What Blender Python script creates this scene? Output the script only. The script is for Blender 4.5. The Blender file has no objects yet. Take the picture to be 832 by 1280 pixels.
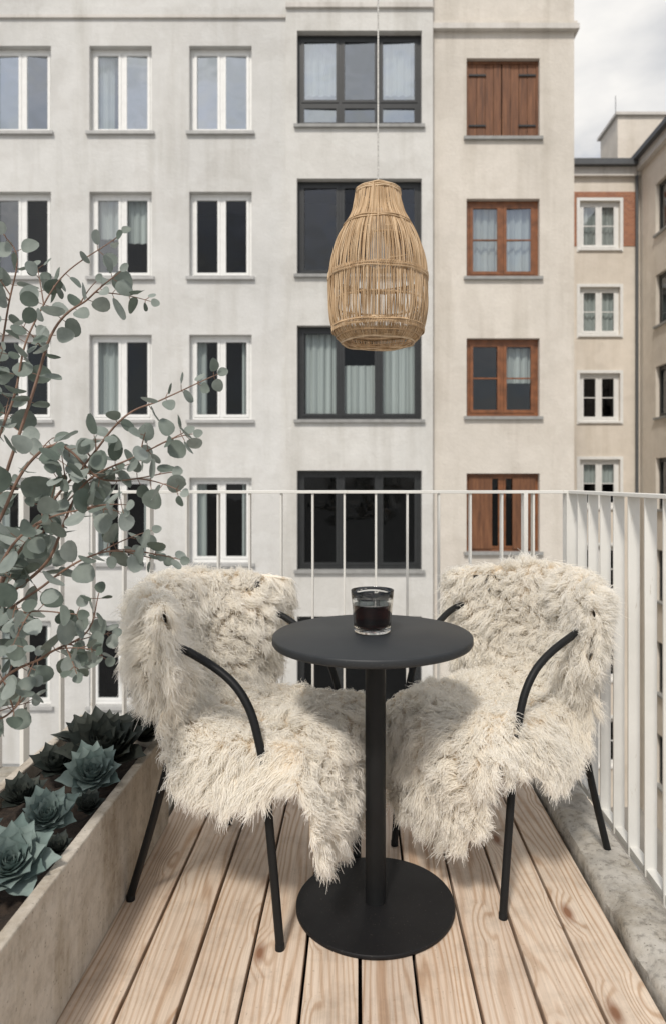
import bpy, math, random
import numpy as np
from mathutils import Vector, Matrix, noise as mnoise
R=math.radians
random.seed(7); rng=np.random.default_rng(7)
scene=bpy.context.scene
scene.view_settings.view_transform='Standard'; scene.view_settings.look='None'; scene.view_settings.exposure=0

# ---------------------------------------------------------------- helpers
class G:
    def __init__(s,name):
        s.m=bpy.data.materials.new(name); s.m.use_nodes=True
        s.t=s.m.node_tree; s.b=s.t.nodes['Principled BSDF']; s.out=s.t.nodes['Material Output']
    def n(s,typ,ins=None,**kw):
        nd=s.t.nodes.new(typ)
        for k,v in kw.items(): setattr(nd,k,v)
        if ins:
            for k,v in ins.items():
                if hasattr(v,'is_output') or isinstance(v,bpy.types.NodeSocket): s.t.links.new(v,nd.inputs[k])
                else: nd.inputs[k].default_value=v
        return nd
    def l(s,a,b): s.t.links.new(a,b)
    def math(s,op,a,b=0.0,clamp=False):
        return s.n('ShaderNodeMath',{0:a,1:b},operation=op,use_clamp=clamp).outputs[0]
    def ramp(s,fac,stops):
        nd=s.n('ShaderNodeValToRGB',{0:fac}); e=nd.color_ramp.elements
        while len(e)<len(stops): e.new(0.5)
        for i,(p,c) in enumerate(stops):
            e[i].position=p; e[i].color=c if len(c)==4 else (*c,1)
        return nd.outputs[0]
    def mix(s,fac,a,b,mode='MIX'):
        nd=s.n('ShaderNodeMix',data_type='RGBA',blend_type=mode)
        for i,v in ((0,fac),(6,a),(7,b)):
            if isinstance(v,bpy.types.NodeSocket): s.l(v,nd.inputs[i])
            else: nd.inputs[i].default_value=v if i==0 else ((*v,1) if len(v)==3 else v)
        return nd.outputs[2]
    def obj(s): return s.n('ShaderNodeTexCoord').outputs['Object']
    def mp(s,vec,scale=(1,1,1),loc=(0,0,0)):
        return s.n('ShaderNodeMapping',{0:vec,'Scale':scale,'Location':loc}).outputs[0]
    def noise(s,vec,scale,detail=4,rough=.55):
        return s.n('ShaderNodeTexNoise',{'Vector':vec,'Scale':scale,'Detail':detail,'Roughness':rough}).outputs['Fac']
    def bump(s,h,strength=.2,dist=.01):
        s.l(s.n('ShaderNodeBump',{'Height':h,'Strength':strength,'Distance':dist}).outputs[0],s.b.inputs['Normal'])
    def base(s,c):
        if isinstance(c,bpy.types.NodeSocket): s.l(c,s.b.inputs['Base Color'])
        else: s.b.inputs['Base Color'].default_value=(*c,1)
    def set(s,**kw):
        for k,v in kw.items(): s.b.inputs[k.replace('_',' ')].default_value=v

def plain(name,c,rough=.6,var=.12,nscale=8,metal=0,bump=.0):
    g=G(name); o=g.obj(); n=g.noise(o,nscale,5)
    a=tuple(x*(1-var) for x in c); b=tuple(min(1,x*(1+var)) for x in c)
    g.base(g.ramp(n,[(.3,a),(.7,b)])); g.set(Roughness=rough,Metallic=metal)
    if bump: g.bump(g.noise(o,nscale*12,3),bump,.002)
    return g.m

def stucco(name,c,dark=.8,warm=(1,1,1)):
    g=G(name); o=g.obj()
    big=g.noise(g.mp(o,(1,1,.7)),.45,4,.6); mid=g.noise(o,2.6,6,.65)
    streak=g.noise(g.mp(o,(2.6,2.6,.22)),1.0,5,.6); patch=g.noise(g.mp(o,(1,1,1),(7,3,5)),.9,3,.5)
    c1=g.ramp(big,[(.3,tuple(x*.89 for x in c)),(.7,tuple(min(1,x*1.05) for x in c))])
    c2=g.mix(1.0,c1,g.ramp(mid,[(.3,(.91,.91,.90)),(.65,(1,1,1))]),'MULTIPLY')
    c3=g.mix(1.0,c2,g.ramp(streak,[(.3,(dark,dark*.99,dark*.97)),(.5,(1,1,1))]),'MULTIPLY')
    c3=g.mix(1.0,c3,g.ramp(patch,[(.44,(.955,.95,.945)),(.47,(1,1,1))]),'MULTIPLY')
    fine=g.noise(o,45,3,.6)
    c4=g.mix(.5,c3,g.mix(1.0,c3,g.ramp(fine,[(.3,(.86,.86,.86)),(.7,(1.0,1.0,1.0))]),'MULTIPLY'))
    g.base(c4); g.set(Roughness=.92)
    g.bump(g.math('ADD',g.noise(o,14,5,.7),g.math('MULTIPLY',mid,.8)),.4,.025)
    return g.m

def concrete(name,c,dark,speck=.5,scale=1.0,sth=(.35,.52)):
    g=G(name); o=g.obj()
    a=g.noise(o,5*scale,7,.7); b=g.noise(o,38*scale,5,.7); st=g.noise(g.mp(o,(9,9,1.5)),1.2*scale,5,.65); c_=g.noise(o,1.7*scale,4,.6)
    col=g.ramp(a,[(.28,dark),(.5,c),(.75,tuple(min(1,x*1.15) for x in c))])
    col=g.mix(g.math('MULTIPLY',g.ramp(b,[(sth[0],(1,1,1)),(sth[1],(0,0,0))]),speck),col,tuple(x*.6 for x in dark))
    col=g.mix(1.0,col,g.ramp(st,[(.3,(.68,.64,.57)),(.55,(1,1,1))]),'MULTIPLY')
    col=g.mix(1.0,col,g.ramp(c_,[(.35,(.80,.76,.70)),(.6,(1,1,1))]),'MULTIPLY')
    pits=g.n('ShaderNodeTexVoronoi',{'Vector':o,'Scale':60*scale}).outputs['Distance']
    pm=g.ramp(pits,[(.08,(.35,.33,.3)),(.16,(1,1,1))])
    col=g.mix(.7,col,g.mix(1.0,col,pm,'MULTIPLY'))
    g.base(col); g.set(Roughness=.9)
    g.bump(g.math('ADD',b,g.math('MULTIPLY',a,1.5)),.6,.008)
    return g.m

class MB:
    def __init__(s,M=None): s.v=[];s.f=[];s.mi=[];s.mats=[];s.M=M or Matrix()
    def mat(s,m):
        if m not in s.mats: s.mats.append(m)
        return s.mats.index(m)
    def add(s,vs,fs,m):
        o=len(s.v); k=s.mat(m)
        s.v+= [s.M@Vector(p) for p in vs]
        for f in fs: s.f.append(tuple(i+o for i in f)); s.mi.append(k)
    def box(s,a,b,m,rot=None):
        x0,y0,z0=a;x1,y1,z1=b
        vs=[(x0,y0,z0),(x1,y0,z0),(x1,y1,z0),(x0,y1,z0),(x0,y0,z1),(x1,y0,z1),(x1,y1,z1),(x0,y1,z1)]
        s.add(vs,[(0,3,2,1),(4,5,6,7),(0,1,5,4),(1,2,6,5),(2,3,7,6),(3,0,4,7)],m)
    def tube(s,pts,r,m,n=10,caps=True,closed=False):
        pts=[Vector(p) for p in pts]; N=len(pts); rs=r if isinstance(r,(list,tuple)) else [r]*N
        vs=[];fs=[]
        t0=(pts[1]-pts[0]).normalized(); up=Vector((0,0,1)) if abs(t0.z)<.9 else Vector((1,0,0))
        nrm=t0.cross(up).normalized()
        for i in range(N):
            if closed: t=(pts[(i+1)%N]-pts[i-1]).normalized()
            else: t=(pts[min(i+1,N-1)]-pts[max(i-1,0)]).normalized()
            nrm=(nrm-t*nrm.dot(t)).normalized(); b=t.cross(nrm)
            for j in range(n):
                a=2*math.pi*j/n
                vs.append(pts[i]+(nrm*math.cos(a)+b*math.sin(a))*rs[i])
        for i in range(N if closed else N-1):
            i2=(i+1)%N
            for j in range(n):
                fs.append((i*n+j,i*n+(j+1)%n,i2*n+(j+1)%n,i2*n+j))
        if caps and not closed:
            fs.append(tuple(range(n))[::-1]); fs.append(tuple((N-1)*n+j for j in range(n)))
        s.add(vs,fs,m)
    def lathe(s,prof,m,n=64,c=(0,0,0),rf=None):
        vs=[];fs=[]
        for (r,z) in prof:
            for j in range(n):
                a=2*math.pi*j/n; rr=r*(rf(a,z) if rf else 1)
                vs.append((c[0]+rr*math.cos(a),c[1]+rr*math.sin(a),c[2]+z))
        for i in range(len(prof)-1):
            for j in range(n):
                fs.append((i*n+j,i*n+(j+1)%n,(i+1)*n+(j+1)%n,(i+1)*n+j))
        if prof[0][0]>0 : fs.append(tuple(range(n))[::-1])
        if prof[-1][0]>0: fs.append(tuple((len(prof)-1)*n+j for j in range(n)))
        s.add(vs,fs,m)
    def done(s,name,parent=None,smooth=False,bevel=0,angle=40):
        me=bpy.data.meshes.new(name); me.from_pydata([tuple(v) for v in s.v],[],s.f)
        for m in s.mats: me.materials.append(m)
        me.polygons.foreach_set('material_index',s.mi); me.update()
        ob=bpy.data.objects.new(name,me); scene.collection.objects.link(ob)
        if parent: ob.parent=parent
        if smooth:
            me.polygons.foreach_set('use_smooth',[True]*len(me.polygons))
            try: me.set_sharp_from_angle(angle=R(angle))
            except Exception: pass
        if bevel:
            b=ob.modifiers.new('bevel','BEVEL'); b.width=bevel; b.segments=2; b.limit_method='ANGLE'
        return ob
def empty(name,loc=(0,0,0),rotz=0):
    e=bpy.data.objects.new(name,None); e.location=loc; e.rotation_euler=(0,0,rotz)
    e.empty_display_size=.2; scene.collection.objects.link(e); return e
def smoothpts(pts,k=6):
    P=[Vector(p) for p in pts]; P=[P[0]*2-P[1]]+P+[P[-1]*2-P[-2]]; out=[]
    for i in range(1,len(P)-2):
        for j in range(k):
            t=j/k; a,b,c,d=P[i-1:i+3]
            out.append(.5*((2*b)+(c-a)*t+(2*a-5*b+4*c-d)*t*t+(-a+3*b-3*c+d)*t**3))
    out.append(P[-2]); return out

# ---------------------------------------------------------------- materials
M_wallL=stucco('stucco_grey',(.70,.695,.675),.88)
M_wallM=stucco('stucco_mid',(.70,.69,.66),.86)
M_wallR=stucco('stucco_warm',(.73,.68,.61),.86)
M_far=stucco('stucco_cream',(.82,.75,.66),.92)
M_corn=stucco('stucco_cornice',(.70,.67,.63),.8)
M_white=plain('white_window_paint',(.80,.80,.78),.45,.05)
M_blackf=plain('dark_window_paint',(.022,.024,.025),.4,.2)
M_wood=plain('varnished_window_wood',(.20,.075,.028),.45,.35,6)
M_sill=plain('sill_stone',(.30,.30,.29),.7,.15)
M_sillw=plain('sill_zinc',(.42,.42,.41),.6,.1)
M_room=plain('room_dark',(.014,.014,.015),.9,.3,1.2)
M_slate=plain('slate_roof',(.06,.065,.075),.6,.3,3)
M_pipe=plain('drain_pipe_metal',(.09,.095,.10),.5,.1)
def curtain_mat():
    g=G('curtain_fabric'); o=g.obj(); w=g.noise(g.mp(o,(14,14,.15)),1,3)
    g.base(g.ramp(w,[(.3,(.42,.43,.42)),(.7,(.72,.73,.71))])); g.set(Roughness=.9); return g.m
M_curt=curtain_mat()
def glass_mat(name,refl,tint=(.75,.8,.8),rough=.015,gc=(.93,.96,1)):
    g=G(name); t=g.t; t.nodes.remove(g.b)
    o=g.obj(); wob=g.noise(o,.9,2)
    bm=g.n('ShaderNodeBump',{'Height':wob,'Strength':.35,'Distance':.08})
    gl=g.n('ShaderNodeBsdfGlossy',{'Roughness':rough,'Color':(*gc,1)}); g.l(bm.outputs[0],gl.inputs['Normal'])
    tr=g.n('ShaderNodeBsdfTransparent',{'Color':(*tint,1)})
    lw=g.n('ShaderNodeLayerWeight',{'Blend':.25})
    f=g.math('ADD',refl,g.math('MULTIPLY',lw.outputs['Facing'],.35),clamp=True)
    mx=g.n('ShaderNodeMixShader',{0:f}); g.l(tr.outputs[0],mx.inputs[1]); g.l(gl.outputs[0],mx.inputs[2])
    g.l(mx.outputs[0],g.out.inputs[0]); return g.m
M_gsky=glass_mat('window_glass_reflective',.46,gc=(.86,.93,.97))
M_gsk2=glass_mat('window_glass_half_reflective',.26,gc=(.86,.93,.97))
M_gmid=glass_mat('window_glass_medium',.06)
M_gbr=glass_mat('window_glass_bright',.20)
M_glow=glass_mat('window_glass_dark',.022)
def shutter_mat():
    g=G('shutter_wood'); o=g.obj()
    n=g.noise(g.mp(o,(9,9,.8)),1.6,6,.7); f=g.noise(g.mp(o,(60,60,2)),1,3)
    c=g.ramp(n,[(.25,(.07,.028,.013)),(.5,(.17,.07,.03)),(.75,(.27,.12,.055))])
    c=g.mix(.5,c,g.mix(1.,c,g.ramp(f,[(.3,(.5,.5,.5)),(.6,(1.1,1.1,1.1))]),'MULTIPLY'))
    g.base(c); g.set(Roughness=.65); g.bump(f,.4,.01); return g.m
M_shut=shutter_mat()
def brick_mat():
    g=G('red_brick'); o=g.obj()
    sx=g.n('ShaderNodeSeparateXYZ',{0:o}); cx=g.n('ShaderNodeCombineXYZ',{0:sx.outputs[0],1:sx.outputs[2],2:0.})
    b=g.n('ShaderNodeTexBrick',{'Vector':cx.outputs[0],'Color1':(.42,.17,.085,1),'Color2':(.30,.11,.06,1),'Mortar':(.42,.33,.26,1),'Scale':4.0,'Mortar Size':.02})
    g.base(b.outputs[0]); g.set(Roughness=.9); return g.m
M_brick=brick_mat()
def black_metal(name,c=(.009,.0095,.010),rough=.45,sc=90):
    g=G(name); o=g.obj(); n=g.noise(o,sc,4,.7); d=g.noise(o,6,5,.7)
    g.base(g.ramp(d,[(.3,c),(.75,tuple(x*1.6 for x in c))]))
    g.l(g.ramp(d,[(.3,(rough-.06,)*3),(.7,(rough+.12,)*3)]),g.b.inputs['Roughness'])
    g.b.inputs['Specular IOR Level'].default_value=.25
    g.bump(n,.12,.001); return g.m
M_black=black_metal('black_powder_coat')
def tabletop_mat():
    g=G('charcoal_table_coating'); o=g.obj(); d=g.noise(o,5,6,.7); s=g.noise(o,160,3,.6)
    c=g.ramp(d,[(.3,(.020,.023,.026)),(.7,(.033,.036,.039))])
    c=g.mix(g.ramp(s,[(.66,(0,0,0)),(.74,(.5,.5,.5))]),c,(.12,.12,.115))
    g.base(c); g.set(Roughness=.5); g.b.inputs['Specular IOR Level'].default_value=.35; g.bump(s,.08,.0006); return g.m
M_ttop=tabletop_mat()
def base_mat():
    g=G('black_steel_base'); o=g.obj(); d=g.noise(o,7,6,.7); s=g.noise(o,230,3,.6)
    c=g.ramp(d,[(.3,(.007,.007,.008)),(.7,(.014,.014,.015))])
    c=g.mix(g.ramp(s,[(.66,(0,0,0)),(.74,(.7,.7,.7))]),c,(.12,.105,.09))
    g.base(c); g.set(Roughness=.5); g.b.inputs['Specular IOR Level'].default_value=.25; return g.m
M_base=base_mat()
def rail_mat():
    g=G('white_railing_paint'); o=g.obj(); d=g.noise(o,4,6,.7); s=g.noise(g.mp(o,(30,30,6)),1.5,5,.7)
    c=g.ramp(d,[(.3,(.68,.67,.63)),(.7,(.78,.77,.73))])
    c=g.mix(g.ramp(s,[(.64,(0,0,0)),(.76,(.6,.6,.6))]),c,(.35,.28,.2))
    g.base(c); g.set(Roughness=.5); return g.m
M_rail=rail_mat()
def deck_mat():
    g=G('pine_deck_boards'); o=g.obj()
    r=g.n('ShaderNodeNewGeometry').outputs['Random Per Island']
    sx=g.n('ShaderNodeSeparateXYZ',{0:o})
    X=g.math('ADD',sx.outputs[0],g.math('MULTIPLY',r,13.7)); Y=g.math('ADD',sx.outputs[1],g.math('MULTIPLY',r,31.3))
    def vec(a,b): return g.n('ShaderNodeCombineXYZ',{0:g.math('MULTIPLY',X,a),1:g.math('MULTIPLY',Y,b),2:r}).outputs[0]
    low=g.noise(vec(7,.7),1,2,.4)
    kv=g.n('ShaderNodeTexVoronoi',{'Vector':vec(7.5,3.0),'Scale':1.0,'Randomness':1.0}).outputs['Distance']
    kn=g.ramp(kv,[(0.0,(1,1,1)),(.30,(0,0,0))])
    ph=g.math('ADD',g.math('MULTIPLY',X,330),g.math('MULTIPLY',low,80)); ph=g.math('ADD',ph,g.math('MULTIPLY',kn,18))
    ph=g.math('ADD',ph,g.math('MULTIPLY',g.noise(vec(30,2.5),1,3,.5),6))
    ring=g.math('MULTIPLY_ADD',g.math('SINE',ph),.5)
    ring.node.inputs[2].default_value=.5
    fib=g.noise(vec(230,5),1,4,.7); mid=g.noise(vec(18,1.6),1,5,.6); big=g.noise(vec(9,1.1),1,3,.5)
    ringc=g.ramp(ring,[(.1,(.77,.66,.545)),(.6,(.73,.605,.48)),(.97,(.54,.385,.265))])
    ringc=g.mix(g.math('MULTIPLY',g.ramp(mid,[(.3,(1,1,1)),(.62,(0,0,0))]),.65),ringc,(.75,.64,.53))
    c=g.mix(1.,ringc,g.ramp(fib,[(.25,(.78,.76,.74)),(.6,(1.03,1.03,1.03))]),'MULTIPLY')
    c=g.mix(1.,c,g.ramp(big,[(.3,(.84,.80,.77)),(.6,(1.,1.,1.))]),'MULTIPLY')
    c=g.mix(1.,c,g.ramp(r,[(0,(.82,.80,.80)),(.35,(.97,.93,.90)),(.6,(1.,.99,.98)),(1,(.90,.86,.83))]),'MULTIPLY')
    c=g.mix(g.ramp(kv,[(.05,(.95,.95,.95)),(.08,(.6,.6,.6)),(.16,(0,0,0))]),c,(.24,.11,.055))
    dirt=g.noise(o,6,6,.7); spk=g.noise(o,120,2,.5)
    c=g.mix(1.,c,g.ramp(dirt,[(.28,(.74,.73,.72)),(.52,(1,1,1))]),'MULTIPLY')
    c=g.mix(g.ramp(spk,[(.68,(0,0,0)),(.75,(.5,.5,.5))]),c,(.3,.2,.13))
    g.base(c); g.set(Roughness=.75)
    g.bump(g.math('ADD',g.math('MULTIPLY',ring,-.5),fib),.4,.0015); return g.m
M_deck=deck_mat()
M_conc=concrete('planter_concrete',(.56,.51,.44),(.33,.275,.21),.3)
M_curb=concrete('weathered_curb_concrete',(.50,.475,.43),(.22,.205,.18),.6,1.0,(.34,.50))
M_slab=concrete('balcony_concrete',(.46,.44,.40),(.28,.27,.24),.3)
M_dark=plain('joist_dark_wood',(.03,.022,.017),.9)
M_soil=plain('potting_soil',(.035,.024,.017),1,.6,60,0,.8)
def rattan_mat():
    g=G('rattan_fibre'); o=g.obj(); r=g.n('ShaderNodeNewGeometry').outputs['Random Per Island']
    n=g.noise(g.mp(o,(60,60,12)),1,4)
    c=g.ramp(r,[(0,(.40,.26,.14)),(.5,(.59,.42,.25)),(1,(.72,.56,.38))])
    c=g.mix(1.,c,g.ramp(n,[(.3,(.72,.68,.63)),(.65,(1.05,1.05,1.05))]),'MULTIPLY')
    g.base(c); g.set(Roughness=.6); return g.m
M_rat=rattan_mat()
def leaf_mat(name,c1,c2,tl=.22,spec=.5):
    g=G(name); r=g.n('ShaderNodeNewGeometry').outputs['Random Per Island']; o=g.obj()
    c=g.ramp(r,[(0,c1),(1,c2)]); n=g.noise(o,35,4)
    c=g.mix(1.,c,g.ramp(n,[(.3,(.78,.8,.8)),(.7,(1.1,1.1,1.1))]),'MULTIPLY')
    g.base(c); g.set(Roughness=.6); g.b.inputs['Specular IOR Level'].default_value=spec
    tr=g.n('ShaderNodeBsdfTranslucent'); g.l(c,tr.inputs[0])
    mx=g.n('ShaderNodeMixShader',{0:tl}); g.l(g.b.outputs[0],mx.inputs[1]); g.l(tr.outputs[0],mx.inputs[2]); g.l(mx.outputs[0],g.out.inputs[0])
    return g.m
M_euc=leaf_mat('eucalyptus_leaf',(.12,.155,.125),(.36,.40,.37),.3)
M_stem=plain('eucalyptus_stem',(.20,.12,.085),.7,.3,30)
M_suc=leaf_mat('succulent_blue_green',(.15,.21,.195),(.29,.36,.335),.12)
M_sucd=leaf_mat('succulent_dark',(.028,.036,.032),(.07,.078,.066),.08,.3)
def fur_mat():
    g=G('sheepskin_wool'); t=g.t
    h=g.n('ShaderNodeHairInfo'); g.t.nodes.remove(g.b)
    c=g.ramp(h.outputs['Intercept'],[(0,(.92,.82,.67)),(.4,(.97,.935,.865)),(1,(.985,.965,.92))])
    c=g.mix(1.,c,g.ramp(h.outputs['Random'],[(0,(.97,.96,.94)),(1,(1.0,1.0,1.0))]),'MULTIPLY')
    d=g.n('ShaderNodeBsdfDiffuse'); tr=g.n('ShaderNodeBsdfTranslucent'); g.l(c,d.inputs[0]); g.l(c,tr.inputs[0])
    mx=g.n('ShaderNodeMixShader',{0:.42}); g.l(d.outputs[0],mx.inputs[1]); g.l(tr.outputs[0],mx.inputs[2]); g.l(mx.outputs[0],g.out.inputs[0])
    return g.m
M_fur=fur_mat()
M_hide=plain('sheepskin_hide',(.90,.83,.72),.9,.04)

# ---------------------------------------------------------------- facades
def facade_wall(name,parent,M,x0,x1,z0,z1,ops,mat,depth=.22):
    mb=MB(M); xs=sorted(set([x0,x1]+[o[0] for o in ops]+[o[1] for o in ops])); zs=sorted(set([z0,z1]+[o[2] for o in ops]+[o[3] for o in ops]))
    for i in range(len(xs)-1):
        for j in range(len(zs)-1):
            cx=(xs[i]+xs[i+1])/2; cz=(zs[j]+zs[j+1])/2
            if any(o[0]<cx<o[1] and o[2]<cz<o[3] for o in ops): continue
            a,b,c,d=xs[i],xs[i+1],zs[j],zs[j+1]
            mb.add([(a,0,c),(b,0,c),(b,0,d),(a,0,d)],[(0,1,2,3)],mat)
    for (a,b,c,d) in [o[:4] for o in ops]:
        D=depth
        mb.add([(a,0,c),(a,D,c),(a,D,d),(a,0,d)],[(0,1,2,3)],mat)
        mb.add([(b,0,c),(b,0,d),(b,D,d),(b,D,c)],[(0,1,2,3)],mat)
        mb.add([(a,0,d),(a,D,d),(b,D,d),(b,0,d)],[(0,1,2,3)],mat)
        mb.add([(a,0,c),(b,0,c),(b,D,c),(a,D,c)],[(0,1,2,3)],mat)
    return mb.done(name,parent)
def window(mb,x0,x1,z0,z1,r,cols,fm,gm,trans=None,curtain=None,sill=None,fw=.07,lw=.06,vsplit=None):
    e=.003; y0=r; y1=r+.07
    mb.box((x0+e,y0,z0+e),(x0+fw,y1,z1-e),fm); mb.box((x1-fw,y0,z0+e),(x1-e,y1,z1-e),fm)
    mb.box((x0+fw,y0,z1-fw),(x1-fw,y1,z1-e),fm); mb.box((x0+fw,y0,z0+e),(x1-fw,y1,z0+fw),fm)
    W=(x1-x0-2*fw); 
    edges=[x0+fw+W*i/cols for i in range(cols+1)]
    for i in range(1,cols): mb.box((edges[i]-.028,y0-.004,z0+fw),(edges[i]+.028,y1,z1-fw),fm)
    for i in range(cols):
        a=edges[i]+(.028 if i>0 else 0); b=edges[i+1]-(.028 if i<cols-1 else 0)
        c=z0+fw; d=z1-fw; segs=[(c,d)]
        if trans: segs=[(c,trans-.03),(trans+.03,d)]; mb.box((a,y0,trans-.03),(b,y1,trans+.03),fm)
        gg=gm[i%len(gm)] if isinstance(gm,(list,tuple)) else gm
        for (c,d) in segs:
            ya=y0-.012; yb=y0+.04
            mb.box((a+.004,ya,c+.004),(a+lw,yb,d-.004),fm); mb.box((b-lw,ya,c+.004),(b-.004,yb,d-.004),fm)
            mb.box((a+lw,ya,d-lw),(b-lw,yb,d-.004),fm); mb.box((a+lw,ya,c+.004),(b-lw,yb,c+lw),fm)
            tl=random.uniform(-.015,.015)
            mb.add([(a+lw,y0+.02-tl,c+lw),(b-lw,y0+.02+tl,c+lw),(b-lw,y0+.02+tl,d-lw),(a+lw,y0+.02-tl,d-lw)],[(0,1,2,3)],gg)
            if vsplit: 
                zm=(c+d)/2; mb.box((a+lw,ya+.01,zm-.015),(b-lw,yb-.005,zm+.015),fm)
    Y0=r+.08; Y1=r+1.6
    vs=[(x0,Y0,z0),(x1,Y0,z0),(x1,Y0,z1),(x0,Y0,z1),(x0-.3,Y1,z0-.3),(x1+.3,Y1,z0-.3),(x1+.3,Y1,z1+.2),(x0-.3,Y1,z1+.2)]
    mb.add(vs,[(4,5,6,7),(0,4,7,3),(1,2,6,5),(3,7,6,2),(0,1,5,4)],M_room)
    for (ca,cb,ct,cbm) in (curtain or []):
        xa=x0+fw+W*ca; xb=x0+fw+W*cb; zt=z0+(z1-z0)*ct; zb=z0+(z1-z0)*cbm; n=max(8,int((xb-xa)*60)); vs=[];fs=[]
        ph=random.uniform(0,6)
        for k in range(n+1):
            x=xa+(xb-xa)*k/n; y=r+.16+.025*math.sin(x*38+ph)+.012*math.sin(x*83+1+ph)
            vs+=[(x,y,zb),(x,y,zt)]
        for k in range(n): fs.append((2*k,2*k+2,2*k+3,2*k+1))
        mb.add(vs,fs,M_curt)
    if sill: mb.box((x0-.06,-.07,z0-.06),(x1+.06,r-.015,z0+.004),sill)

main=empty('apartment_building')
T=lambda y:Matrix.Translation((0,y,0))
ZB=-10.0; ZT=12.6
rows=[(8.42,10.22),(5.40,7.18),(2.42,4.20),(-.56,1.22),(-3.54,-1.76),(-6.52,-4.74),(-9.4,-7.7)]
colsL=[(-12.1,-10.8),(-9.85,-8.55),(-7.70,-6.40),(-5.60,-4.30),(-3.52,-2.22)]
ops=[(a,b,c,d) for (a,b) in colsL for (c,d) in rows]
facade_wall('stucco_wall_grey',main,T(14.0),-14,-1.5,ZB,ZT,ops,M_wallL)
mb=MB(T(14.0))
for i,(a,b) in enumerate(colsL):
    for j,(c,d) in enumerate(rows):
        gm=M_glow
        if j==0: gm=[M_gsky,M_gsk2] if i==2 else ([M_gsk2,M_gsky] if i==3 else M_gsky)
        if j==1: gm=[M_gbr,M_glow] if i in(2,3) else M_glow
        cur=None
        if j==0: cur=[(0.0,.3,1,0)] if i%2 else None
        elif j==1: cur=[(0.,.45,.97,.5),(.55,1,.97,.45)] if i==3 else None
        elif j==2 and i==3: cur=[(0,.48,1,.02)]
        elif random.random()<.4: cur=[(0,.2,1,0),(.85,1,1,0)]
        window(mb,a,b,c,d,.14,2,M_white,gm,curtain=cur,sill=M_sillw)
mb.done('windows_white',main)
rowsM=[(8.51,10.47),(5.42,7.41),(2.42,4.37),(-.69,1.37),(-3.6,-1.65),(-6.6,-4.65),(-9.5,-7.6)]
facade_wall('stucco_wall_centre',main,T(13.90),-1.5,1.53,ZB,ZT,[(-1.27,1.30,c,d) for c,d in rowsM],M_wallM,.26)
mb=MB(T(13.90))
mb.add([(-1.5,0,ZB),(-1.5,.1,ZB),(-1.5,.1,ZT),(-1.5,0,ZT)],[(0,1,2,3)],M_wallM)
mb.add([(1.53,0,ZB),(1.53,.16,ZB),(1.53,.16,ZT),(1.53,0,ZT)],[(0,1,2,3)],M_wallM)
for j,(c,d) in enumerate(rowsM):
    if j==0: window(mb,-1.27,1.30,c,d,.16,3,M_blackf,[M_gsky,M_gsk2,M_gsky],trans=c+.52,sill=M_sill,fw=.08,curtain=[(.02,.3,1,.4),(.7,.97,1,.4)])
    elif j==1: window(mb,-1.27,1.30,c,d,.16,3,M_blackf,[M_gmid,M_glow,M_gmid],sill=M_sill,fw=.08)
    elif j==2: window(mb,-1.27,1.30,c,d,.16,3,M_blackf,M_glow,sill=M_sill,fw=.08,curtain=[(0.02,.30,.95,.02),(.36,.64,.6,.02),(.70,.98,.95,.02)])
    else: window(mb,-1.27,1.30,c,d,.16,3,M_blackf,M_glow,sill=M_sill,fw=.08)
mb.done('windows_black',main)
rowsR=[(8.34,10.0),(5.42,7.06),(2.50,4.14),(-.33,1.31),(-3.4,-1.7),(-6.4,-4.7),(-9.4,-7.7)]
facade_wall('stucco_wall_warm',main,T(14.06),1.53,4.5,ZB,ZT,[(2.25,3.78,c,d) for c,d in rowsR],M_wallR)
mb=MB(T(14.06))
def shutter(mb,x0,x1,z0,z1,r):
    n=8; w=(x1-x0-.10)/n
    for a,b in ((x0+.003,x0+.05),(x1-.05,x1-.003)): mb.box((a,r-.02,z0+.003),(b,r+.05,z1-.003),M_shut)
    mb.box((x0+.05,r-.02,z1-.06),(x1-.05,r+.05,z1-.003),M_shut); mb.box((x0+.05,r-.02,z0+.003),(x1-.05,r+.05,z0+.05),M_shut)
    for i in range(n):
        o=random.uniform(-.006,.006); g=.02 if i==3 else .005
        mb.box((x0+.05+i*w+.004,r+o,z0+.05),(x0+.05+(i+1)*w-g,r+.03+o,z1-.06),M_shut)
    for s in (.18,.82):
        z=z0+(z1-z0)*s
        for a,b in ((x0+.06,x0+.42),(x1-.42,x1-.06)):
            mb.box((a,r-.03,z-.018),(b,r-.008,z+.018),M_blackf)
for j,(c,d) in enumerate(rowsR):
    if j in (0,): 
        shutter(mb,2.25,3.78,c,d,.12)
        mb.box((2.19,-.07,c-.06),(3.84,.09,c+.004),M_sill)
    elif j==3:
        window(mb,2.25,3.78,c,d,.13,2,M_wood,M_glow,sill=M_sill,fw=.06,lw=.05)
        mb.box((2.32,.09,c+.06),(2.80,.11,d-.07),M_shut); mb.box((3.23,.09,c+.06),(3.71,.11,d-.07),M_shut)
    else:
        cur=[(0.03,.47,.96,.02),(.53,.97,.96,.02)] if j==1 else ([(0.55,.97,.9,.45)] if j==2 else None)
        window(mb,2.25,3.78,c,d,.13,2,M_wood,M_gbr if j==1 else M_gmid,sill=M_sill,fw=.085,lw=.07,curtain=cur,vsplit=True)
mb.done('windows_wood',main)
mb=MB()
mb.box((-14,13.95,10.78),(-1.502,14.3,10.84),M_corn); 
mb.box((-14,13.97,10.84),(-1.502,14.3,11.02),M_wallL)
mb.box((-1.499,13.84,10.92),(1.53,14.2,11.02),M_corn)
mb.box((1.533,13.94,10.55),(4.58,14.3,10.66),M_corn); mb.box((1.533,13.99,10.66),(4.55,14.3,10.74),M_wallR)
mb.box((-14.1,13.7,12.6),(4.7,24,12.85),M_corn)
mb.box((-14,14.3,12.85),(4.5,23.8,14.0),M_slate)
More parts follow.
